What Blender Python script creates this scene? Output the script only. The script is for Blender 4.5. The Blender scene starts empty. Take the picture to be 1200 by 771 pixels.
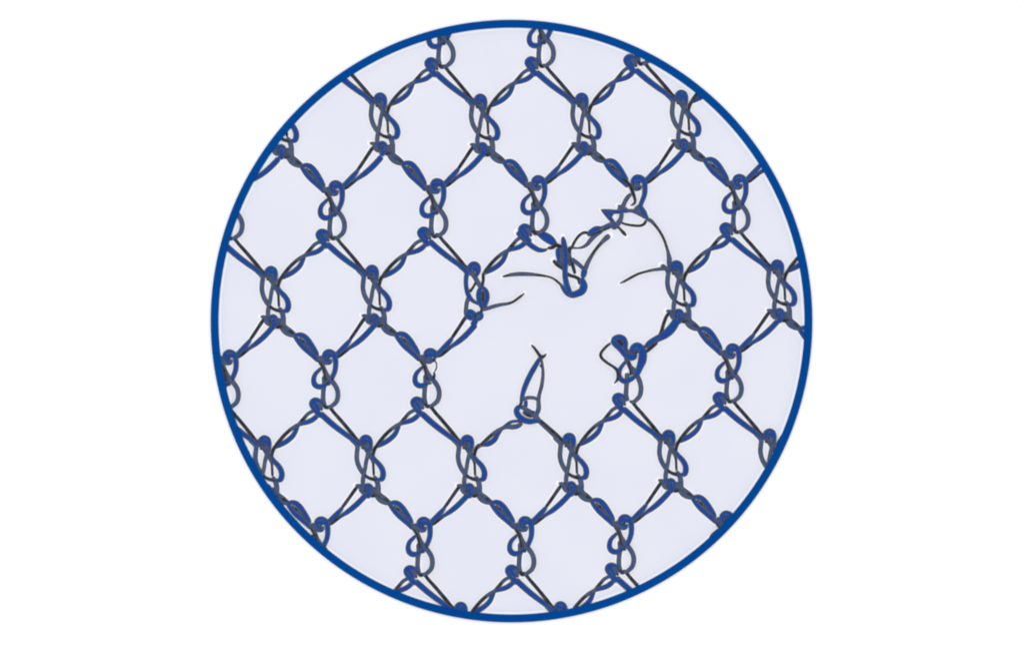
import bpy, math
import numpy as np
from mathutils import Matrix, Vector

# ------------------------------------------------------------------ camera, world, light, exposure
S = bpy.context.scene
C = S.collection
PX = 0.001                       # one picture unit = one millimetre
CX, CY = 600.0, 385.5            # middle of the picture in picture units

cam_d = bpy.data.cameras.new('camera')
cam = bpy.data.objects.new('camera', cam_d)
C.objects.link(cam)
CAM_H = 6.0
cam.location = (0, 0, CAM_H)
cam_d.sensor_fit = 'HORIZONTAL'
cam_d.sensor_width = 36.0
cam_d.lens = 36.0 * CAM_H / (1200.6 * PX)
cam_d.clip_start = 0.1
cam_d.clip_end = 100.0
S.camera = cam

W = bpy.data.worlds.new('World')
S.world = W
W.use_nodes = True
W.node_tree.nodes['Background'].inputs[0].default_value = (1.0, 1.0, 1.0, 1)
W.node_tree.nodes['Background'].inputs[1].default_value = 0.75

ld = bpy.data.lights.new('softbox_lamp', 'AREA')
ld.shape = 'DISK'
ld.size = 6.0
ld.energy = 386.0
lamp = bpy.data.objects.new('softbox_lamp', ld)
lamp.location = (-0.7, 1.0, 9.5)
lamp.rotation_euler = (Vector((0, 0, 0)) - Vector(lamp.location)).to_track_quat('-Z', 'Y').to_euler()
C.objects.link(lamp)

S.view_settings.view_transform = 'Standard'
S.view_settings.look = 'None'
S.view_settings.exposure = 0.0
S.view_settings.gamma = 1.0
S.view_settings.use_curve_mapping = False
S.cycles.filter_width = 2.1
S.cycles.max_bounces = 4
S.cycles.diffuse_bounces = 2


# ------------------------------------------------------------------ materials
def lin(c):
    return tuple(((v / 255) / 12.92) if v / 255 <= 0.04045 else (((v / 255) + 0.055) / 1.055) ** 2.4 for v in c)


def mat(name, rgb, rgb2=None, scale=60.0, k=1.0, rough=0.8, spec=0.05, detail=2.0):
    m = bpy.data.materials.new(name)
    m.use_nodes = True
    nt = m.node_tree
    b = nt.nodes['Principled BSDF']
    b.inputs['Roughness'].default_value = rough
    b.inputs['Specular IOR Level'].default_value = spec
    a = [v * k for v in lin(rgb)]
    if rgb2 is None:
        b.inputs['Base Color'].default_value = (*a, 1)
        return m
    c = [v * k for v in lin(rgb2)]
    geo = nt.nodes.new('ShaderNodeNewGeometry')
    noi = nt.nodes.new('ShaderNodeTexNoise')
    noi.inputs['Scale'].default_value = scale
    noi.inputs['Detail'].default_value = detail
    ramp = nt.nodes.new('ShaderNodeValToRGB')
    ramp.color_ramp.elements[0].position = 0.36
    ramp.color_ramp.elements[0].color = (*a, 1)
    ramp.color_ramp.elements[1].position = 0.64
    ramp.color_ramp.elements[1].color = (*c, 1)
    nt.links.new(geo.outputs['Position'], noi.inputs['Vector'])
    nt.links.new(noi.outputs['Fac'], ramp.inputs['Fac'])
    nt.links.new(ramp.outputs['Color'], b.inputs['Base Color'])
    return m


LK = 1 / 1.12
M_PAPER = mat('matt_white_paper', (253, 253, 253), (255, 255, 255), 3.0, 0.985)
M_FACE = mat('pale_lavender_print', (229, 231, 244), (231, 233, 245), 9.0, LK)
M_HALO = mat('white_halo', (251, 251, 254), None, k=0.93)  # colour of the added pale fringe that imitates image sharpening
M_RIM = mat('royal_blue_enamel', (0, 68, 144), (0, 72, 148), 7.0, LK, spec=0.02)
M_BLUE = mat('blue_thread', (20, 76, 152), (36, 66, 150), 130.0, LK)
M_SLATE = mat('slate_thread', (56, 82, 134), (80, 92, 120), 160.0, LK)
M_EDGE = mat('charcoal_thread_edge', (70, 76, 88), (90, 94, 102), 200.0, LK)
M_DARK = mat('black_thread', (30, 33, 42), (58, 62, 76), 230.0, LK)


# ------------------------------------------------------------------ helpers
def tag(o, label=None, cat=None, group=None, kind=None):
    if label: o['label'] = label
    if cat: o['category'] = cat
    if group: o['group'] = group
    if kind: o['kind'] = kind
    return o


RC = (599.4, 376.2)      # middle of the round panel
R_OUT, R_IN = 352.6, 343.4
CLIP = 347.5


def w2(p):
    return ((p[0] - CX) * PX, (CY - p[1]) * PX)


def resample(pts, ws, step=1.3):
    P = np.array(pts, float)
    n = len(P)
    if np.isscalar(ws): ws = [ws] * n
    if len(ws) != n:
        ws = np.interp(np.linspace(0, 1, n), np.linspace(0, 1, len(ws)), ws)
    Wd = np.array(ws, float)
    A = np.column_stack([P, Wd])
    E = np.vstack([2 * A[0] - A[1], A, 2 * A[-1] - A[-2]])
    out = []
    for i in range(n - 1):
        p0, p1, p2, p3 = E[i], E[i + 1], E[i + 2], E[i + 3]
        k = max(2, int(math.ceil(np.hypot(*(p2 - p1)[:2]) / step)))
        # centripetal-ish catmull-rom keeps tight loops round
        for j in range(k):
            t = j / k
            out.append(0.5 * ((2 * p1) + (-p0 + p2) * t + (2 * p0 - 5 * p1 + 4 * p2 - p3) * t * t + (-p0 + 3 * p1 - 3 * p2 + p3) * t ** 3))
    out.append(A[-1])
    return np.array(out)


CORE = {'b': M_BLUE, 's': M_SLATE, 'd': M_DARK}
MI = {'b': 1, 's': 2, 'd': 3}
HALO = []          # every strand as drawn, for the imitated sharpening halo on the panel
EDGE = 1.25        # width of the charcoal edging of a thread
FAT = 1.13         # drawn widths are a touch lean
TH = 0.4           # thickness of a thread


def strand_mesh(name, strands, clip=False):
    """strands: list of (points, widths, core, level); one mesh for all of them."""
    V, F, FM = [], [], []
    for (pts, ws, core, lev) in strands:
        A = resample(pts, ws)
        runs = [A]
        if clip:
            ok = np.hypot(A[:, 0] - RC[0], A[:, 1] - RC[1]) < CLIP
            runs, cur = [], []
            for a, o in zip(A, ok):
                if o: cur.append(a)
                elif cur:
                    runs.append(np.array(cur)); cur = []
            if cur: runs.append(np.array(cur))
        for A in runs:
            if len(A) < 3: continue
            n = len(A)
            d = np.gradient(A[:, :2], axis=0)
            d /= np.maximum(np.hypot(d[:, 0], d[:, 1]), 1e-6)[:, None]
            nrm = np.column_stack([-d[:, 1], d[:, 0]])
            base = len(V)
            for i in range(n):
                w = max(0.35, A[i, 2] * FAT)
                if i == 0 or i == n - 1: w *= 0.6
                elif i == 1 or i == n - 2: w *= 0.92
                e = min(EDGE, w * 0.55) if core != 'd' else w * 0.34
                z0 = 0.5 + lev * 0.36 + i * 0.002
                prof = [(-w, 0.0), (-w * 0.97, 0.35), (-(w - e), 0.68), (-(w - e) * 0.5, 0.95), (0, 1.05),
                        ((w - e) * 0.5, 0.95), ((w - e), 0.68), (w * 0.97, 0.35), (w, 0.0), (0, -0.25)]
                for (o, h) in prof:
                    x, y = w2((A[i, 0] + nrm[i, 0] * o, A[i, 1] + nrm[i, 1] * o))
                    V.append((x, y, (z0 + h * TH) * PX))
            K = 10
            mm = [0, 0, MI[core], MI[core], MI[core], MI[core], 0, 0, 0, 0]
            for i in range(n - 1):
                for j in range(K):
                    a = base + i * K + j
                    b = base + i * K + (j + 1) % K
                    F.append((a, b, b + K, a + K)); FM.append(mm[j])
            F.append(tuple(base + j for j in range(K))[::-1]); FM.append(mm[0])
            F.append(tuple(base + (n - 1) * K + j for j in range(K))); FM.append(mm[0])
    if not V: return None
    me = bpy.data.meshes.new(name)
    me.from_pydata(V, [], F)
    for m in (M_EDGE, M_BLUE, M_SLATE, M_DARK): me.materials.append(m)
    me.polygons.foreach_set('material_index', FM)
    me.polygons.foreach_set('use_smooth', [True] * len(F))
    me.update()
    return me


def add_obj(name, me, parent=None):
    o = bpy.data.objects.new(name, me)
    C.objects.link(o)
    if parent is not None: o.parent = parent
    return o


# ------------------------------------------------------------------ the setting
def plane(name, sx, sy, z, m):
    me = bpy.data.meshes.new(name)
    me.from_pydata([(-sx, -sy, z), (sx, -sy, z), (sx, sy, z), (-sx, sy, z)], [], [(0, 1, 2, 3)])
    me.materials.append(m)
    return add_obj(name, me)


tag(plane('white_background', 6, 6, 0.0, M_PAPER), kind='structure')

# ------------------------------------------------------------------ round panel with its blue rim
panel = bpy.data.objects.new('round_panel', None)
pcx, pcy = w2(RC)
panel.location = (pcx, pcy, 0)
C.objects.link(panel)
tag(panel, 'pale lavender round panel with a thin royal blue rim, behind the net', 'round panel')


def lathe(name, prof, m, parent, seg=360, closed=False):
    V, F = [], []
    n = len(prof)
    for s in range(seg):
        a = 2 * math.pi * s / seg
        for (r, z) in prof: V.append((r * PX * math.cos(a), r * PX * math.sin(a), z * PX))
    for s in range(seg):
        t = (s + 1) % seg
        for j in range(n if closed else n - 1):
            k = (j + 1) % n
            F.append((s * n + j, t * n + j, t * n + k, s * n + k))
    if not closed:
        F.append(tuple(s * n + n - 1 for s in range(seg)))
    me = bpy.data.meshes.new(name)
    me.from_pydata(V, [], F)
    me.materials.append(m)
    me.update()
    return add_obj(name, me, parent)


lathe('panel_face', [(340.6, 0.02), (340.6, 0.30)], M_FACE, panel)
rim = lathe('rim', [(R_IN, 0.0), (R_IN, 3.5), (R_IN + 0.4, 3.8), (R_OUT - 0.4, 3.8), (R_OUT, 3.5), (R_OUT, 0.0)], M_RIM, panel, closed=True)

# ------------------------------------------------------------------ the net: threads traced as real strands
# knot of the B kind (pillar leaning left), its arch top at B_REF
B_REF = (615.0, 605.0)
B_BODY = [
    ([(609.3, 636), (609.6, 645), (608.5, 655), (608.4, 664), (610, 671)], 2.5, 's', 1),
    ([(600, 611.5), (604, 617), (608, 624), (611, 631), (615, 638), (620, 643.5), (624.3, 650.5), (625.7, 658), (624, 665.5), (619, 670.5), (614, 673)],
     [2.0, 2.0, 2.2, 2.2, 2.4, 2.6, 2.6, 2.6, 2.5, 2.2, 1.6], 's', 5),
    ([(604, 613), (608.5, 617.5), (612.5, 620.3), (616, 620), (617.5, 616)], [2.4, 2.5, 2.5, 2.2, 1.8], 's', 3),
    ([(603, 618.5), (608, 626), (610, 634), (611, 641)], [1.5, 1.5, 1.4, 1.2], 'd', 7),
    ([(609, 669.5), (611.8, 672.6), (616, 672)], [1.6, 2.2, 1.6], 'd', 4),
    ([(610.5, 633), (612.5, 638), (616, 643)], [2.4, 3.6, 2.6], 's', 1),
    ([(608.5, 627), (610.5, 632.5), (611.5, 639)], [2.0, 2.2, 2.0], 's', 6),
    ([(612.8, 645.2), (616.5, 646)], [1.6, 1.4], 'd', 6),
    ([(618.5, 638.5), (619.8, 641)], [1.4, 1.4], 'd', 7),
    ([(606, 667), (604.7, 671), (607.5, 676)], [1.3, 1.6, 1.4], 'd', 3),
]
B_ARCH = [
    ([(612, 612), (615.5, 611.3), (619, 612.4)], [2.6, 3.2, 2.6], 'b', 6),
    ([(610.5, 616.5), (613.5, 618.5), (617.5, 619)], [2.2, 3.0, 2.4], 'b', 3),
    ([(610, 616), (610, 611.5), (612, 608.6), (615.3, 607.6), (619.3, 609.2), (622, 613.5), (623, 620), (622.5, 628), (620, 635.5), (616.5, 641.5), (612, 645.5)],
     [2.2, 2.8, 3.0, 3.1, 3.1, 3.0, 2.9, 2.8, 2.6, 2.5, 2.2], 'b', 4),
    ([(613, 615), (615.3, 614.6)], [1.1, 1.1], 'd', 8),
    ([(615.5, 621.3), (617.3, 621.6)], [1.2, 1.0], 'd', 5),
]
B_LOOP = [
    ([(612.5, 645), (607.5, 648), (602.3, 648.4), (598.3, 645.5), (597.2, 640), (599, 634), (603, 629.6), (606.5, 626)],
     [2.4, 2.7, 3.0, 3.0, 2.7, 2.4, 2.0, 1.5], 'b', 3),
]
B_KNOB = [
    ([(601.2, 667.2), (603.8, 669.8), (606.3, 674.5)], [2.2, 2.8, 2.2], 's', 5),
    ([(597.5, 667), (600.5, 671), (604, 676.5)], [2.4, 2.8, 2.4], 'b', 6),
    ([(606.5, 667), (603, 664.7), (598.6, 664.1), (595.3, 666.6), (595.3, 670), (598, 674), (602, 679), (606, 683.2)],
     [1.8, 2.5, 2.9, 3.0, 3.0, 3.0, 3.1, 3.2], 'b', 4),
]
# knot of the A kind, its arch top at A_REF
A_REF = (563.0, 112.0)
A_BODY = [
    ([(553.5, 119.5), (558, 121.5), (563, 126.5)], [2.0, 2.6, 2.2], 's', 1),
    ([(559.5, 121.5), (563, 127), (567, 133), (570.3, 139), (571.6, 145)], [2.3, 2.5, 2.5, 2.1, 1.4], 's', 2),
    ([(571.4, 143), (571.8, 150), (572.2, 158)], [1.3, 1.35, 1.4], 'd', 3),
    ([(572.4, 158.5), (575.5, 164), (577.3, 170.5), (577.6, 177), (579, 181)], [1.8, 2.6, 2.7, 2.5, 2.1], 's', 3),
    ([(545, 115.5), (550, 119.5), (553, 123.8), (552.6, 130), (552.2, 137), (553.8, 145), (557.5, 152.5), (561.5, 157.7)],
     [2.2, 2.4, 2.5, 2.5, 2.5, 2.5, 2.4, 2.0], 's', 3),
    ([(560.5, 156.8), (565.5, 160.3), (570.5, 162.2), (575, 163.3)], [1.8, 1.7, 1.9, 1.6], 'd', 4),
]
A_ARCH = [
    ([(560.8, 117), (563.2, 117.3), (565.5, 118)], [3.0, 3.4, 3.0], 'b', 6),
    ([(559.5, 120.5), (563.3, 122.3), (566, 127)], [2.2, 2.7, 2.2], 's', 6),
    ([(558, 120.5), (558.2, 116.6), (560.2, 114.2), (563.2, 113.4), (566.6, 115.2), (568, 120), (567.6, 126)],
     [2.4, 2.8, 3.1, 3.2, 3.1, 2.9, 2.5], 'b', 5),
    ([(568, 122), (567.4, 127), (565, 134.5), (563.2, 142), (562.2, 149), (560.5, 156.5), (559.4, 164), (559.5, 170)],
     [2.7, 2.5, 2.2, 2.1, 2.1, 2.2, 2.4, 2.0], 's', 4),
    ([(560.5, 120.6), (563, 122)], [1.1, 1.0], 'd', 8),
    ([(557.6, 125.3), (560, 126.7)], [1.3, 1.2], 'd', 4),
]
A_LOOP = [
    ([(570.8, 135), (574, 140), (578.5, 145), (582, 150.5), (583.2, 156.5), (581.8, 161.7), (579, 162.6), (576.5, 162.3)],
     [1.8, 2.4, 2.8, 3.0, 3.1, 3.0, 2.2, 1.6], 'b', 5),
    ([(577.5, 121), (574, 125.4), (572, 130.5), (571.2, 137)], [1.5, 2.0, 1.9, 1.5], 'd', 4),
]
A_BASE = [
    ([(555.5, 172.5), (559.5, 176.5), (563.5, 177)], [2.0, 3.2, 2.8], 's', 3),
    ([(564, 174.5), (566.5, 173.5), (565, 178)], [2.2, 2.6, 2.4], 'b', 6),
    ([(568, 178), (572, 177.5), (576, 177)], [2.4, 2.6, 2.4], 's', 1),
    ([(573.5, 171), (574, 175), (577, 180)], [2.2, 3.2, 2.4], 's', 2),
    ([(550.6, 169.2), (555, 170.2), (559, 173.2), (560.6, 178)], [1.2, 2.2, 3.0, 2.2], 's', 2),
    ([(561.5, 173.5), (563.2, 170.6), (566, 169.9), (568.5, 172.6), (567.6, 178), (563.6, 183.8)], [1.8, 2.7, 3.0, 3.0, 3.0, 3.1], 'b', 5),
    ([(560.8, 175.3), (562.3, 176.3)], [1.1, 1.1], 'd', 7),
    ([(567.5, 181), (571, 181.9), (575, 180.9)], [1.5, 1.9, 1.6], 'd', 4),
    ([(571.3, 174), (573, 176)], [1.6, 1.4], 's', 3),
]
# cords between the knots; reference ends: (A arch top, B arch top)
T1_REF = ((563, 112), (638, 10.3))        # open twist, B foot down-left to A top
T1 = [
    ([(622.5, 81.5), (618, 82.6), (613.3, 85.4), (609, 90.2), (605, 95), (601.5, 99.5)], [1.6, 1.9, 2.0, 2.0, 2.1, 2.0], 's', 1),
    ([(602, 98.6), (599.6, 104.5), (596.5, 110), (591.5, 115), (585.3, 119.3), (579, 122.6), (574.5, 124.5)], [2.0, 2.4, 2.7, 2.8, 2.7, 2.3, 1.8], 'b', 1),
    ([(610.8, 88), (605.6, 94)], [1.8, 1.8], 'd', 2),
    ([(625, 86), (622.3, 89.3), (617.5, 92.8), (612, 95), (606, 96.6), (601.5, 98.2)], [1.8, 2.7, 2.8, 2.6, 2.3, 2.1], 'b', 2),
    ([(605, 96.8), (600.5, 98.8), (594, 102.8), (587.5, 108.5), (582, 114.5), (577.3, 120.5), (574.6, 125)], [2.1, 2.1, 2.0, 2.0, 2.0, 2.0, 1.8], 's', 3),
    ([(593, 104), (585.3, 110.8), (579.7, 117.5), (575.5, 123.2)], [1.4, 1.9, 1.9, 1.7], 'd', 4),
]
P1_REF = ((682, 111), (638, 10.3))        # parallel pair, B foot down-right to A top
P1 = [
    ([(636, 76.2), (639.6, 77.8), (644.7, 84), (651.3, 91.3), (658.6, 99.7), (665.6, 108), (671.5, 115.3), (677, 119)], [1.3, 1.8, 1.9, 2.0, 2.0, 2.1, 2.0, 1.6], 'd', 2),
    ([(628.4, 84.6), (635.5, 91), (644, 98.3), (653.5, 105.6), (662, 111.8), (669, 117), (674, 121.5)], [3.2, 3.3, 3.2, 3.0, 2.7, 2.5, 2.0], 'b', 3),
]
P2_REF = ((563, 112), (512, 210))         # parallel pair, A foot down-left to B arch
P2 = [
    ([(555.5, 171), (551.3, 177), (546, 185), (540.3, 193.5), (536, 199.5)], [1.6, 2.0, 1.9, 1.9, 1.6], 'd', 1),
    ([(564.5, 182.6), (559.3, 188.6), (552, 196), (544.3, 202.5), (538, 207), (531.5, 211.8)], [3.1, 3.1, 3.1, 2.8, 2.1, 1.6], 'b', 2),
    ([(538, 197.5), (533.5, 203), (528.5, 208.3), (523.5, 213.5), (518.5, 218)], [1.8, 2.6, 2.8, 2.7, 2.2], 'b', 3),
    ([(536, 209), (530, 213.5), (525, 217.6), (520.5, 220)], [1.5, 1.8, 1.6, 1.0], 'd', 2),
]
T2_REF = ((563, 112), (631, 205.6))       # tight twist, A foot down-right to B arch
T2 = [
    ([(577, 177), (581.5, 181), (587, 185), (592.5, 189.6)], [1.8, 2.3, 2.3, 1.8], 's', 1),
    ([(574.5, 180), (579.5, 186), (585.5, 189), (592, 190.4)], [1.8, 2.3, 2.4, 1.9], 's', 2),
    ([(585, 184.2), (590, 188)], [1.5, 1.4], 'd', 3),
    ([(596, 193), (602, 199), (608, 205.5), (614, 211.5)], [1.8, 2.2, 2.2, 1.8], 's', 1),
    ([(590.5, 190), (595, 196), (600.5, 202.5), (607.5, 208.6), (615, 215), (619, 219.5)], [1.9, 2.5, 2.7, 2.7, 2.6, 2.1], 'b', 2),
    ([(591.5, 190), (596.5, 188.9), (601.6, 190.3), (606.7, 195), (611.7, 202), (616, 208.6), (618.5, 213)], [1.9, 2.5, 2.9, 3.0, 2.9, 2.5, 1.8], 'b', 3),
    ([(600, 195), (603, 198.2)], [1.2, 1.2], 'd', 4),
]

BT = {(-1, 0): (402, 13), (-1, 1): (520.5, 11.3), (-1, 2): (638, 10.3), (-1, 3): (753.7, 7.6), (-1, 4): (872, 6),
      (1, -1): (273, 212), (1, 0): (393, 212), (1, 1): (512, 209.6), (1, 2): (630.4, 206), (1, 3): (748, 205.6), (1, 4): (866.2, 204.6), (1, 5): (984, 203),
      (3, -1): (268.6, 410), (3, 0): (385.3, 409.6), (3, 1): (504, 408.4), (3, 2): (621, 407), (3, 3): (740.3, 404), (3, 4): (858.2, 402.8), (3, 5): (976, 402),
      (5, -1): (257, 607), (5, 0): (376, 605.4), (5, 1): (496, 605.8), (5, 2): (615, 605), (5, 3): (732, 602.8), (5, 4): (851, 598.6)}
AT = {(0, 0): (327, 114.5), (0, 1): (445.6, 110.6), (0, 2): (563, 112), (0, 3): (681.8, 110.8), (0, 4): (798.5, 107.5), (0, 5): (917, 106),
      (2, -1): (199, 315), (2, 0): (317.6, 313.6), (2, 1): (436, 312.2), (2, 2): (555.3, 308), (2, 4): (793, 307), (2, 5): (911, 306),
      (4, 0): (310, 511.8), (4, 1): (428.8, 511), (4, 2): (547.6, 511), (4, 3): (667, 508.8), (4, 4): (783.6, 505.2), (4, 5): (902, 503.8),
      (6, 1): (422, 708), (6, 2): (540, 706.6), (6, 3): (657, 706), (6, 4): (775, 703)}

net = bpy.data.objects.new('knotted_net', None)
C.objects.link(net)
tag(net, 'blue knotted net with a torn hole in its middle, stretched across the round panel', 'net')


def xf(strands, f):
    return [([f(p) for p in pts], ws, core, lev) for (pts, ws, core, lev) in strands]


def sim(ref, dst):
    """similarity taking the two reference ends to the two real ends (in picture units)"""
    a, b = complex(*ref[0]), complex(*ref[1])
    c, d = complex(*dst[0]), complex(*dst[1])
    k = (d - c) / (b - a)
    def f(p):
        q = c + k * (complex(*p) - a)
        return (q.real, q.imag)
    # the same map as an object matrix (picture y points down, world y up)
    cw = lambda z: complex((z.real - CX) * PX, (CY - z.imag) * PX)
    kw = k.conjugate()
    t = cw(c) - kw * cw(a)
    M = Matrix(((kw.real, -kw.imag, 0, t.real), (kw.imag, kw.real, 0, t.imag), (0, 0, 1, 0), (0, 0, 0, 1)))
    return f, M


def shift(dx, dy):
    M = Matrix.Translation((dx * PX, -dy * PX, 0))
    return (lambda p: (p[0] + dx, p[1] + dy)), M


PROTO = {}


def place(tree, f, M, group, lift=0.0):
    """tree: (name, strands, [(name, strands), ...]). Shared mesh for whole copies, own trimmed mesh at the rim."""
    name, strands, subs = tree
    root = None
    for depth, (nm, st) in enumerate([(name, strands)] + subs):
        st2 = xf(st, f)
        HALO.extend(st2)
        R = [math.hypot(p[0] - RC[0], p[1] - RC[1]) for s in st2 for p in s[0]]
        if min(R) > CLIP - 1:
            if depth == 0: return None
            continue
        if max(R) > CLIP - 2:
            me = strand_mesh(nm, st2, clip=True)
            mt = Matrix.Identity(4)
            if me is None:
                if depth == 0: return None
                continue
            o = add_obj(nm, me, net if depth == 0 else root)
        else:
            key = (id(tree), depth)
            if key not in PROTO:
                PROTO[key] = add_obj(nm, strand_mesh(nm, st), net if depth == 0 else root)
                o = PROTO[key]
            else:
                o = PROTO[key].copy()
                C.objects.link(o)
                o.parent = net if depth == 0 else root
            mt = M
        if depth == 0:
            root = o
            root_m = mt
            o.matrix_local = mt
        else:
            o.matrix_local = root_m.inverted() @ mt
        if group and depth == 0: o['group'] = group
    return root


B_TREE = ('pillar_knot', B_BODY, [('arch', B_ARCH), ('side_loop', B_LOOP), ('foot_loop', B_KNOB)])
A_TREE = ('pillar_knot', A_BODY, [('arch', A_ARCH), ('side_loop', A_LOOP), ('foot_loop', A_BASE)])
T1_TREE = ('twisted_cord', T1, [])
T2_TREE = ('twisted_cord', T2, [])
P1_TREE = ('paired_cord', P1, [])
P2_TREE = ('paired_cord', P2, [])

SPECIAL_B = {(1, 3), (3, 2), (3, 3), (3, 1)}
SPECIAL_A = {(2, 2)}
G_K, G_C = 'knots of the net', 'cords between the knots'

for k, p in BT.items():
    if k in SPECIAL_B: continue
    f, M = shift(p[0] - B_REF[0], p[1] - B_REF[1])
    place(B_TREE, f, M, G_K)
for k, p in AT.items():
    if k in SPECIAL_A: continue
    f, M = shift(p[0] - A_REF[0], p[1] - A_REF[1])
    place(A_TREE, f, M, G_K)
for (r, k), a in AT.items():
    for tree, ref, key, skip in ((T1_TREE, T1_REF, (r - 1, k), {(4, 2)}),
                                 (P1_TREE, P1_REF, (r - 1, k - 1), {(2, 4), (4, 3)}),
                                 (P2_TREE, P2_REF, (r + 1, k - 1), {(2, 4)}),
                                 (T2_TREE, T2_REF, (r + 1, k), {(2, 2)})):
        if key not in BT or (r, k) in skip: continue
        f, M = sim(ref, (a, BT[key]))
        place(tree, f, M, G_C)


def custom(name, strands, label=None, subs=()):
    HALO.extend(strands)
    o = add_obj(name, strand_mesh(name, strands), net)
    if label: o['label'] = label
    for nm, st in subs:
        HALO.extend(st)
        add_obj(nm, strand_mesh(nm, st), o)
    return o


def bshift(strands, key):
    d = BT[key]
    return xf(strands, lambda p: (p[0] + d[0] - B_REF[0], p[1] + d[1] - B_REF[1]))


# left edge of the hole: knot whose right limb has frayed away
b31 = [([(611.5, 613), (615.5, 612), (619, 613)], [2.8, 3.6, 2.8], 'b', 6),
       ([(610, 617.5), (614, 619), (618, 618)], [2.4, 3.0, 2.4], 's', 6),
       ([(610, 616), (610, 611.5), (612, 608.6), (615.3, 607.6), (619.3, 609.2), (621.5, 612.5), (620, 617)], [2.2, 2.8, 3.1, 3.2, 3.2, 2.8, 1.6], 'b', 4),
       ([(621, 617), (618, 620.5)], [1.6, 1.2], 'd', 3),
       ([(620, 619), (622.3, 622), (622.6, 627), (620.5, 632)], [0.8, 0.8, 0.8, 0.9], 's', 3),
       ([(619.5, 632), (620, 637), (617, 642)], [0.8, 1.5, 1.8], 'd', 4)]
custom('pillar_knot', bshift(B_BODY, (3, 1)), 'knot at the left of the hole with its right limb frayed to a hair',
       [('arch', bshift(b31, (3, 1))), ('side_loop', bshift(B_LOOP, (3, 1))), ('foot_loop', bshift(B_KNOB, (3, 1)))])

# upper left edge of the hole: knot pulled open, with a loose end
custom('pillar_knot', [
    ([(537, 311), (543, 315.5), (546.8, 319.5), (546.2, 326), (546, 333), (547, 340), (549.5, 347), (553.5, 352), (559, 355.5), (562.5, 357)],
     [2.2, 2.4, 2.6, 2.5, 2.4, 2.5, 2.7, 2.2, 1.7, 1.3], 'b', 3),
    ([(552, 318), (556, 324), (560, 331), (564, 338)], [2.3, 2.7, 2.6, 2.0], 's', 2),
    ([(557.5, 331), (554.5, 336.5), (550.7, 342)], [1.6, 1.3, 1.8], 'd', 4),
    ([(549, 348), (547, 355), (546, 362), (545, 369)], [2.0, 2.3, 2.2, 1.7], 's', 2),
    ([(569.5, 318), (566.5, 321.5), (566.3, 328), (565, 336)], [1.5, 1.8, 1.7, 1.6], 'd', 3),
    ([(565.5, 360), (563.8, 366)], [1.5, 1.9], 'd', 4),
], 'half untied knot at the left of the hole with one long loose end', [
    ('arch', [([(553.5, 316), (556.5, 314.3), (558, 318)], [2.6, 3.2, 2.6], 'b', 6),
              ([(549, 320), (553, 321), (556, 325)], [2.0, 2.6, 2.0], 's', 3),
              ([(550.6, 319), (550.6, 313.4), (553, 310.4), (556.3, 309.8), (559.5, 312), (560.3, 317), (558.5, 323.5)], [2.2, 2.8, 3.1, 3.2, 3.2, 2.9, 2.0], 'b', 4)]),
    ('side_loop', [([(565.5, 341), (566, 349), (565.5, 357)], [2.0, 2.8, 2.0], 's', 3),
                   ([(565, 335.5), (561.5, 341), (561, 348), (563, 356), (565, 362)], [1.8, 2.6, 2.9, 2.5, 1.7], 'b', 4),
                   ([(565, 336), (569.5, 341), (570.8, 348), (569.2, 355), (566.5, 361)], [1.8, 2.5, 2.8, 2.6, 1.7], 'b', 5),
                   ([(565.8, 341), (566, 348), (566, 354)], [0.7, 1.0, 0.7], 'd', 7)]),
    ('foot_loop', [([(547.5, 374), (547, 368.5), (550.5, 365.3), (554.3, 367), (556, 371.5), (556.6, 376.5), (553.3, 381.5)], [2.2, 2.6, 2.8, 2.8, 3.0, 3.2, 3.0], 'b', 5),
                   ([(548.5, 368), (551.5, 371), (549.5, 375)], [2.4, 3.0, 2.4], 'b', 4),
                   ([(553.5, 371), (556, 374), (557.5, 371)], [2.2, 2.8, 2.0], 'b', 3),
                   ([(549.5, 370), (549.8, 371.8)], [1.1, 1.1], 'd', 8),
                   ([(557, 371.5), (559.6, 368), (563.3, 367.5), (564, 371.3), (560.5, 374), (557, 374)], [2.0, 2.4, 2.4, 2.4, 2.2, 2.0], 'b', 4),
                   ([(559, 371), (561.8, 371)], [1.8, 1.8], 's', 3),
                   ([(556.4, 367.5), (557.3, 371.5)], [1.6, 1.6], 'd', 6)]),
    ('loose_thread', [([(565, 363.2), (571, 361.6), (578, 359.2), (586, 357.2), (595, 355.8), (601, 353.8), (606, 350.4), (611, 346.6), (614.8, 343.4)],
                       [1.6, 2.0, 2.1, 1.9, 1.6, 1.4, 1.4, 1.2, 0.5], 's', 5),
                      ([(596, 355.4), (601, 353.8), (606, 350.4), (611, 346.6), (614.6, 343.6)], [0.8, 1.2, 1.4, 1.2, 0.5], 'd', 7)])])

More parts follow.
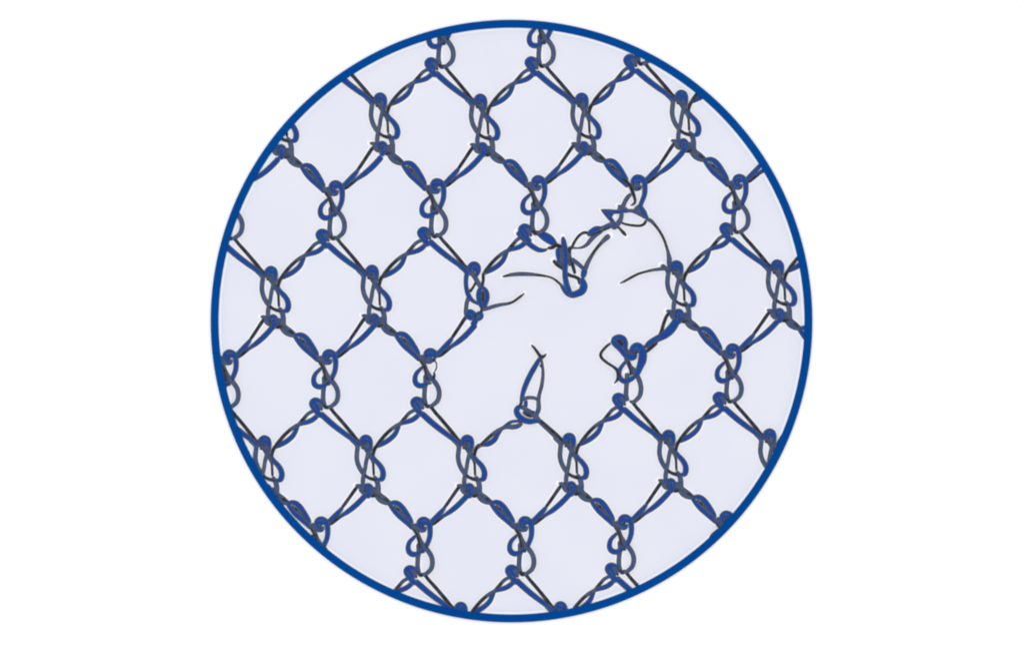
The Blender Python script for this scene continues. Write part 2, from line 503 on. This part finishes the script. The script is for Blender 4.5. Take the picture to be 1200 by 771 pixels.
# torn-off clump hanging at the top of the hole
custom('torn_cord', [
    ([(606, 272), (613, 279), (619, 285), (625, 289.6), (631, 292.8), (637, 293.4), (641.5, 292)], [2.6, 2.9, 2.9, 2.9, 2.7, 2.0, 1.2], 'b', 3),
    ([(626, 271), (630.5, 273.2), (636, 276), (641.5, 279), (647, 283), (652, 287.5)], [1.4, 2.6, 4.2, 5.0, 4.2, 2.0], 'b', 2),
    ([(652, 286.5), (647.5, 290), (641.5, 291)], [1.6, 2.0, 1.4], 'd', 4),
    ([(650, 286), (655, 288.6), (659, 290)], [1.8, 2.4, 2.0], 'd', 4),
], 'torn cord end with a broad blue split strand')
custom('tangled_clump', [
    ([(657.5, 289), (658.6, 299), (658.8, 309)], [1.6, 2.0, 1.8], 's', 4),
    ([(654, 291), (654.6, 299), (656.5, 307.5)], [2.6, 3.1, 2.4], 'b', 3),
    ([(648.5, 305), (651.5, 309), (655.5, 312.5), (661, 316)], [1.9, 1.9, 1.7, 1.2], 'd', 4),
    ([(653.5, 304), (656, 309), (660, 313)], [1.6, 2.4, 1.6], 's', 2),
    ([(669, 289), (667, 294), (667.5, 302), (670.5, 309), (672.5, 316), (674, 321)], [1.9, 2.3, 2.1, 1.9, 1.9, 1.5], 'd', 3),
    ([(666, 296), (666.5, 306), (668, 312)], [1.7, 1.6, 1.0], 's', 4),
    ([(669.5, 303), (674, 306.5), (679, 310.5), (684, 315.5)], [2.1, 2.3, 2.3, 1.8], 's', 4),
    ([(664.5, 320), (668.5, 323), (674, 324.6), (678.5, 327.5), (679, 333)], [1.6, 1.8, 1.8, 2.0, 1.8], 'd', 3),
    ([(684.5, 313), (684.5, 319), (683, 325.5)], [2.1, 3.3, 2.5], 'b', 5),
], 'dark tangle of torn thread hanging at the top of the hole', [
    ('loop', [([(664, 341.5), (668.5, 345), (671.5, 348.6)], [2.2, 2.8, 1.2], 'b', 4),
              ([(680.5, 326), (683.2, 331), (684, 336), (682, 341), (676.5, 344), (670.5, 345.5), (664.5, 343), (660, 338), (657, 333)],
               [2.6, 3.6, 4.1, 4.0, 3.7, 3.5, 3.0, 2.2, 1.5], 'b', 5),
              ([(659.6, 277.5), (660.6, 284), (662.6, 294), (663, 304), (662.3, 314), (662.3, 324), (664, 333), (667, 341), (670, 348.5)],
               [1.6, 2.8, 2.7, 2.6, 2.8, 2.9, 3.0, 2.7, 1.4], 'b', 6)]),
    ('loose_thread', [([(658.5, 335), (655, 331.5), (650, 327.5), (644.5, 324.8), (637, 323.2), (628, 322), (618, 321.3), (608, 321.2), (599, 322), (592, 323.6), (588.5, 324.2)],
                       [1.4, 1.3, 1.2, 1.1, 1.3, 1.7, 2.1, 2.2, 1.9, 1.2, 0.6], 's', 4),
                      ([(657, 333.5), (650, 327.5), (644.5, 324.8), (637, 323.2), (629, 322.2)], [1.3, 1.2, 0.9, 1.1, 0.8], 'd', 6),
                      ([(597, 322.4), (592, 323.6), (588.5, 324.2)], [1.0, 1.3, 0.6], 'd', 6)]),
    ('loose_thread', [([(714.5, 276), (711, 278.5), (705.5, 283.8), (698.5, 292), (692.5, 301), (688, 309.5), (685.5, 317)],
                       [2.5, 2.8, 2.1, 1.7, 2.0, 2.4, 2.4], 's', 6),
                      ([(704, 285), (697, 293.5), (691.5, 302)], [1.0, 1.1, 0.8], 'd', 8)])])
custom('twisted_cord', [
    ([(669.5, 292), (672, 286), (675.5, 280), (680, 275), (684.5, 272.7), (689, 273)], [1.5, 1.5, 1.5, 1.5, 1.6, 1.6], 'd', 2),
    ([(688.5, 274.3), (693.5, 271.2), (698.5, 268.6), (704.5, 266.8)], [1.8, 2.9, 3.2, 1.8], 'b', 4),
    ([(688, 275.5), (694, 275.5), (700.5, 273), (706.5, 270), (713, 267), (720, 263)], [1.2, 1.3, 1.5, 1.3, 1.6, 1.5], 'd', 3),
    ([(671, 290.6), (677, 290.8), (683, 289.6), (688.5, 286), (692.5, 281), (698, 276), (704, 272.3), (709, 267.5)],
     [1.3, 1.0, 1.5, 2.1, 2.4, 2.1, 1.5, 1.2], 's', 3),
    ([(703, 267.3), (709, 265.6), (714.5, 263.5), (720, 262)], [1.3, 1.9, 2.3, 1.9], 's', 4),
], 'slack open twist above the hole')

# right of it: knot torn open, star-shaped
custom('pillar_knot', [
    ([(730, 209.5), (735, 214), (739, 219), (741.3, 225), (743.4, 231), (744.3, 236), (742.5, 239.3), (738.5, 240.8)], [2.0, 2.1, 2.1, 2.0, 1.7, 1.5, 1.2, 0.6], 'd', 5),
    ([(740, 217), (744.5, 221), (749, 221), (751, 217.5)], [2.4, 2.5, 2.2, 1.7], 's', 2),
    ([(739.5, 227), (735.5, 231.5), (732.3, 236.5), (730.5, 241), (727, 244.5), (724.5, 249)], [1.7, 2.4, 2.3, 2.4, 2.9, 1.6], 's', 3),
    ([(724, 241), (729, 243.5), (735, 246)], [1.2, 2.4, 2.0], 's', 4),
    ([(743.5, 246.5), (749, 243), (753, 246.5), (757, 252)], [2.0, 2.8, 2.8, 2.4], 's', 3),
    ([(731, 247.6), (738, 247), (744, 248), (750.5, 250.6), (757.5, 255.5)], [2.4, 1.9, 2.3, 2.7, 2.0], 's', 4),
    ([(748, 220.5), (749.5, 222)], [1.6, 1.5], 'd', 5),
    ([(744.5, 213), (748, 212.5), (751, 214)], [2.8, 3.4, 2.8], 'b', 4),
    ([(743, 216), (747, 217.5), (750.5, 217)], [2.2, 2.6, 2.2], 's', 4),
    ([(746, 249), (750.5, 246), (754.5, 251.5)], [2.4, 3.4, 2.4], 's', 3),
], 'torn open knot above the hole with sharp stray ends', [
    ('arch', [([(742, 216), (742, 212), (744.3, 209), (748, 208), (752.4, 209.8), (755, 214), (755.8, 221), (755, 229), (752.4, 236), (750.6, 242), (753, 247.5), (757, 253.5), (758.6, 258)],
               [2.2, 2.8, 3.1, 3.2, 3.2, 3.0, 2.8, 2.7, 2.5, 2.5, 2.6, 2.3, 1.6], 'b', 5)]),
    ('side_loop', [([(704, 245.7), (709, 246.8), (715, 248), (721, 248.3), (728, 248), (733, 247.3)], [0.5, 1.6, 2.5, 2.3, 2.1, 1.8], 'b', 4),
                   ([(704.5, 246), (709.5, 250.6), (714.5, 255.5), (720.5, 263)], [0.7, 1.8, 2.4, 1.8], 'b', 3),
                   ([(711, 248.5), (715, 250.6), (718, 253)], [1.4, 3.0, 2.2], 'b', 5),
                   ([(728.5, 249), (728, 255), (725, 261), (720, 266.5), (717, 266)], [2.2, 2.4, 2.8, 2.6, 1.6], 's', 5)]),
    ('loose_thread', [([(727, 260.5), (733, 262.8), (741, 264.2), (750, 264.6), (755, 262.4), (757, 258.5)], [1.0, 1.3, 1.4, 1.4, 1.6, 1.5], 'd', 3)]),
    ('loose_thread', [([(723.5, 265), (728, 270), (731, 273.2), (734, 276.5)], [1.3, 1.5, 1.9, 0.8], 'd', 4)]),
    ('loose_thread', [([(757.5, 256.5), (763, 259), (768.5, 265), (773.5, 272), (778, 280.5), (781, 289), (783, 296.5), (784.3, 304), (783.8, 312)],
                       [2.0, 2.0, 1.6, 1.5, 1.5, 1.5, 1.9, 2.7, 2.0], 's', 6),
                      ([(766, 262), (772, 269.5), (777.5, 279), (781.5, 290)], [0.8, 1.0, 1.1, 0.9], 'd', 8)])])
custom('loose_thread', [([(786, 314), (777, 315), (766, 316.3), (757, 318.3), (748, 321), (740, 325), (732, 329.5), (726, 332.3)],
                         [2.0, 1.9, 1.6, 1.3, 1.3, 1.4, 1.3, 0.6], 's', 6),
                        ([(763, 317), (751, 320), (741, 324.3), (731, 329.8)], [0.7, 1.0, 1.1, 0.9], 'd', 8)],
       'loose thread end pointing into the hole from its right edge')

# lower right edge of the hole: heavy strand and hooked end
custom('paired_cord', [
    ([(784.5, 366), (781, 371), (777.8, 379), (775.5, 387), (773, 393), (767, 398)], [1.4, 1.9, 1.9, 1.9, 2.0, 1.2], 'd', 2),
    ([(794, 370), (791.5, 378), (786, 386), (779, 392.5), (770.5, 397.5), (763, 403)], [3.2, 4.3, 4.8, 4.2, 3.2, 2.0], 'b', 3),
    ([(774, 393), (767, 397.6), (760.5, 402.3), (756.5, 407)], [2.0, 2.8, 2.8, 2.2], 'b', 4),
    ([(770.5, 401.5), (763, 407.3), (757, 412.5)], [1.4, 2.0, 1.8], 'd', 5),
    ([(758.5, 405.5), (754, 406.5)], [1.9, 1.5], 'd', 3),
], 'bent paired cord with a thick blue strand beside the hole')
custom('pillar_knot', [
    ([(733, 407), (733.8, 414), (734.5, 421), (738, 428), (742.5, 434.5), (747, 441), (750, 448), (751.2, 456), (749.5, 464), (744.5, 469.5), (739.5, 472)],
     [2.4, 2.8, 2.6, 2.3, 2.4, 2.6, 2.6, 2.6, 2.5, 2.2, 1.6], 's', 3),
    ([(734.7, 437), (735, 444), (734, 454), (733.8, 463), (735.3, 470)], 2.5, 's', 2),
    ([(733, 414.5), (737.5, 418), (742, 418.5), (745.5, 415)], [2.8, 3.6, 3.4, 2.6], 'b', 4),
    ([(736, 412.5), (740, 412), (744, 411)], [2.4, 2.8, 2.4], 's', 3),
    ([(745, 412.5), (745.8, 415.5)], [1.5, 1.3], 'd', 8),
    ([(743, 410), (747.5, 409.5), (750, 413)], [2.4, 3.4, 3.0], 'b', 4),
    ([(739, 430), (742, 434), (741, 439)], [2.2, 3.2, 2.2], 's', 2),
    ([(737, 423.5), (736.8, 428), (738.5, 433), (739, 440)], [1.9, 1.7, 1.3, 1.2], 'd', 5),
    ([(732, 466.5), (730.3, 470), (733, 475)], [1.3, 1.6, 1.4], 'd', 3),
], 'stretched knot at the lower right of the hole with a hooked torn end', [
    ('arch', [([(740.5, 413), (741, 408.5), (744, 405.4), (748, 405), (751.6, 408.5), (753.3, 415), (752.5, 422.5), (749.8, 430), (746.5, 438), (742.5, 442.5)],
               [2.2, 2.9, 3.2, 3.4, 3.9, 4.4, 4.5, 3.7, 2.9, 2.3], 'b', 5)]),
    ('side_loop', [([(743.5, 441.5), (738, 445), (732.3, 446.8), (727.6, 444), (725.7, 438.5), (727, 432), (730.5, 427), (733.5, 423)],
                    [2.4, 2.7, 2.9, 2.7, 2.4, 2.2, 2.0, 1.6], 'b', 4)]),
    ('foot_loop', bshift(B_KNOB, (3, 3))),
    ('hook', [([(719, 399), (724.5, 400), (729.5, 405), (731, 411)], [2.0, 3.4, 3.4, 2.2], 'b', 3),
              ([(717, 399), (720.5, 396), (726, 394.6), (731, 397), (733, 402.5), (732.6, 409), (733, 414)], [1.8, 2.5, 2.7, 2.8, 2.8, 2.4, 2.0], 'b', 4),
              ([(716.6, 398.6), (720.5, 403), (725.5, 407.5), (730, 412.5), (732.5, 418)], [1.8, 3.0, 3.0, 3.0, 2.2], 'b', 5),
              ([(724.5, 398.5), (727, 401.5), (730, 405)], [1.2, 1.5, 0.8], 'd', 7)]),
    ('loose_thread', [([(715.5, 402), (710, 406.5), (705, 412.3), (703.8, 416.5), (706, 420.5), (712, 425.3), (718.5, 429.5), (723, 433.5), (724.5, 438.5), (723.6, 444.5), (719.5, 449.5)],
                       [1.2, 1.5, 1.5, 1.6, 1.6, 1.5, 1.5, 1.9, 2.0, 1.6, 0.5], 'd', 6)])])

# bottom edge of the hole: the standing spike
custom('pillar_knot', [
    ([(634, 419), (635.3, 426), (636.2, 434), (636, 443), (634.5, 453), (632, 462), (631, 470), (631.3, 478), (629, 485), (626, 489)],
     [1.2, 1.4, 1.6, 1.9, 2.0, 2.0, 2.2, 2.5, 2.3, 1.6], 's', 3),
    ([(633.5, 427), (634.3, 430.5)], [1.5, 1.2], 'd', 4),
    ([(610.5, 469), (614, 467.3), (619, 465.9), (625, 466.1), (630.5, 468)], [1.6, 1.9, 1.9, 1.9, 1.5], 's', 4),
    ([(616.4, 469), (616, 477)], [2.0, 2.2], 'b', 2),
    ([(611, 476), (616, 479.5), (621.5, 483), (627, 487.5), (632, 492)], [2.4, 2.5, 2.7, 2.7, 2.4], 's', 3),
    ([(612.6, 482.5), (617, 485.5), (623, 488.3)], [1.4, 1.8, 1.5], 'd', 6),
    ([(610, 472), (609.4, 476)], [1.5, 1.5], 'd', 5),
    ([(608, 488), (608.8, 493), (611, 496)], [1.5, 1.7, 1.3], 'd', 2),
    ([(623.5, 482), (626.5, 483)], [1.4, 1.4], 'd', 5),
], 'torn knot at the bottom of the hole with two long strands standing up', [
    ('spike', [([(633.5, 418), (630, 424), (625.7, 431.5), (621, 440), (616.8, 449), (613.3, 458.5), (611.5, 466), (610.6, 474)],
                [1.6, 2.4, 2.9, 2.9, 2.9, 2.6, 2.1, 1.6], 'b', 4)]),
    ('foot_loop', [([(612, 477), (607.8, 477), (605.3, 480.5), (606.3, 485), (610, 489.3), (615, 492.4), (621, 493.8), (628, 493), (634, 494)],
                    [2.0, 2.6, 3.0, 3.2, 3.3, 3.3, 3.1, 2.6, 1.8], 'b', 5)]),
    ('loose_thread', [([(622.5, 404), (625.5, 407), (629, 411.5), (632.3, 416.3), (634.5, 418.3), (637.5, 417.3), (640.5, 414)],
                       [0.8, 1.4, 1.6, 1.8, 2.2, 1.6, 0.5], 'd', 6)])])
custom('paired_cord', [
    ([(631, 491), (637.5, 496.5), (645, 503), (653, 510), (660, 517)], [1.8, 2.0, 2.0, 2.0, 1.7], 'd', 3),
    ([(632, 494.5), (639, 500.8), (647, 508), (655, 515.5), (659.5, 519)], [1.8, 1.9, 2.0, 2.2, 1.8], 's', 2),
], 'slack paired cord drawn into one dark line')
custom('twisted_cord', [
    ([(609, 493.6), (603, 493.4), (597.5, 494.8), (592.5, 498.5), (588, 502.5), (583.7, 508.5), (579.5, 515), (573, 519.6), (566, 521), (561, 522)],
     [1.4, 1.6, 1.7, 1.7, 1.9, 2.2, 2.9, 2.9, 2.2, 1.6], 'b', 2),
    ([(612, 495.8), (607, 499), (601, 500.2), (595, 500), (589, 501.5), (583, 504.6), (577.5, 508.5), (571, 514), (565, 519.8), (559.5, 525)],
     [1.9, 2.5, 2.7, 2.4, 2.0, 2.1, 2.1, 1.9, 1.8, 1.7], 's', 3),
    ([(577, 508.5), (570, 514.6), (563.5, 521)], [1.2, 1.3, 1.3], 'd', 4),
], 'flattened open twist below the hole')


# ------------------------------------------------------------------ white sheet added round every thread, imitating a sharpening halo
def sharpening_halo():
    g = 0.5
    n = int(700 / g)
    x0, y0 = RC[0] - 350, RC[1] - 350
    D = np.zeros((n, n), bool)
    for (pts, ws, core, lev) in HALO:
        A = resample(pts, ws, 0.9)
        A = A[np.hypot(A[:, 0] - RC[0], A[:, 1] - RC[1]) < 342]
        for x, y, w in A:
            r = max(w, 0.5) * FAT + 1.6
            i0, i1 = max(0, int((x - r - x0) / g)), min(n, int((x + r - x0) / g) + 2)
            j0, j1 = max(0, int((y - r - y0) / g)), min(n, int((y + r - y0) / g) + 2)
            gx = x0 + (np.arange(i0, i1) + 0.5) * g - x
            gy = y0 + (np.arange(j0, j1) + 0.5) * g - y
            D[j0:j1, i0:i1] |= (gx[None, :] ** 2 + gy[:, None] ** 2) < r * r
    gx = x0 + (np.arange(n) + 0.5) * g - RC[0]
    D &= (gx[None, :] ** 2 + gx[:, None] ** 2) < 340.2 ** 2
    V, F = [], []
    for j in range(n):
        row = D[j].astype(np.int8)
        if not row.any(): continue
        e = np.diff(np.concatenate([[0], row, [0]]))
        ya, yb = y0 + j * g, y0 + (j + 1) * g
        for a, b in zip(np.where(e == 1)[0], np.where(e == -1)[0]):
            xa, xb = x0 + a * g, x0 + b * g
            k = len(V)
            for p in ((xa, yb), (xb, yb), (xb, ya), (xa, ya)):
                X, Y = w2(p)
                V.append((X - pcx, Y - pcy, 0.34 * PX))
            F.append((k, k + 1, k + 2, k + 3))
    me = bpy.data.meshes.new('sharpening_halo')
    me.from_pydata(V, [], F)
    me.materials.append(M_HALO)
    add_obj('sharpening_halo', me, panel)


sharpening_halo()
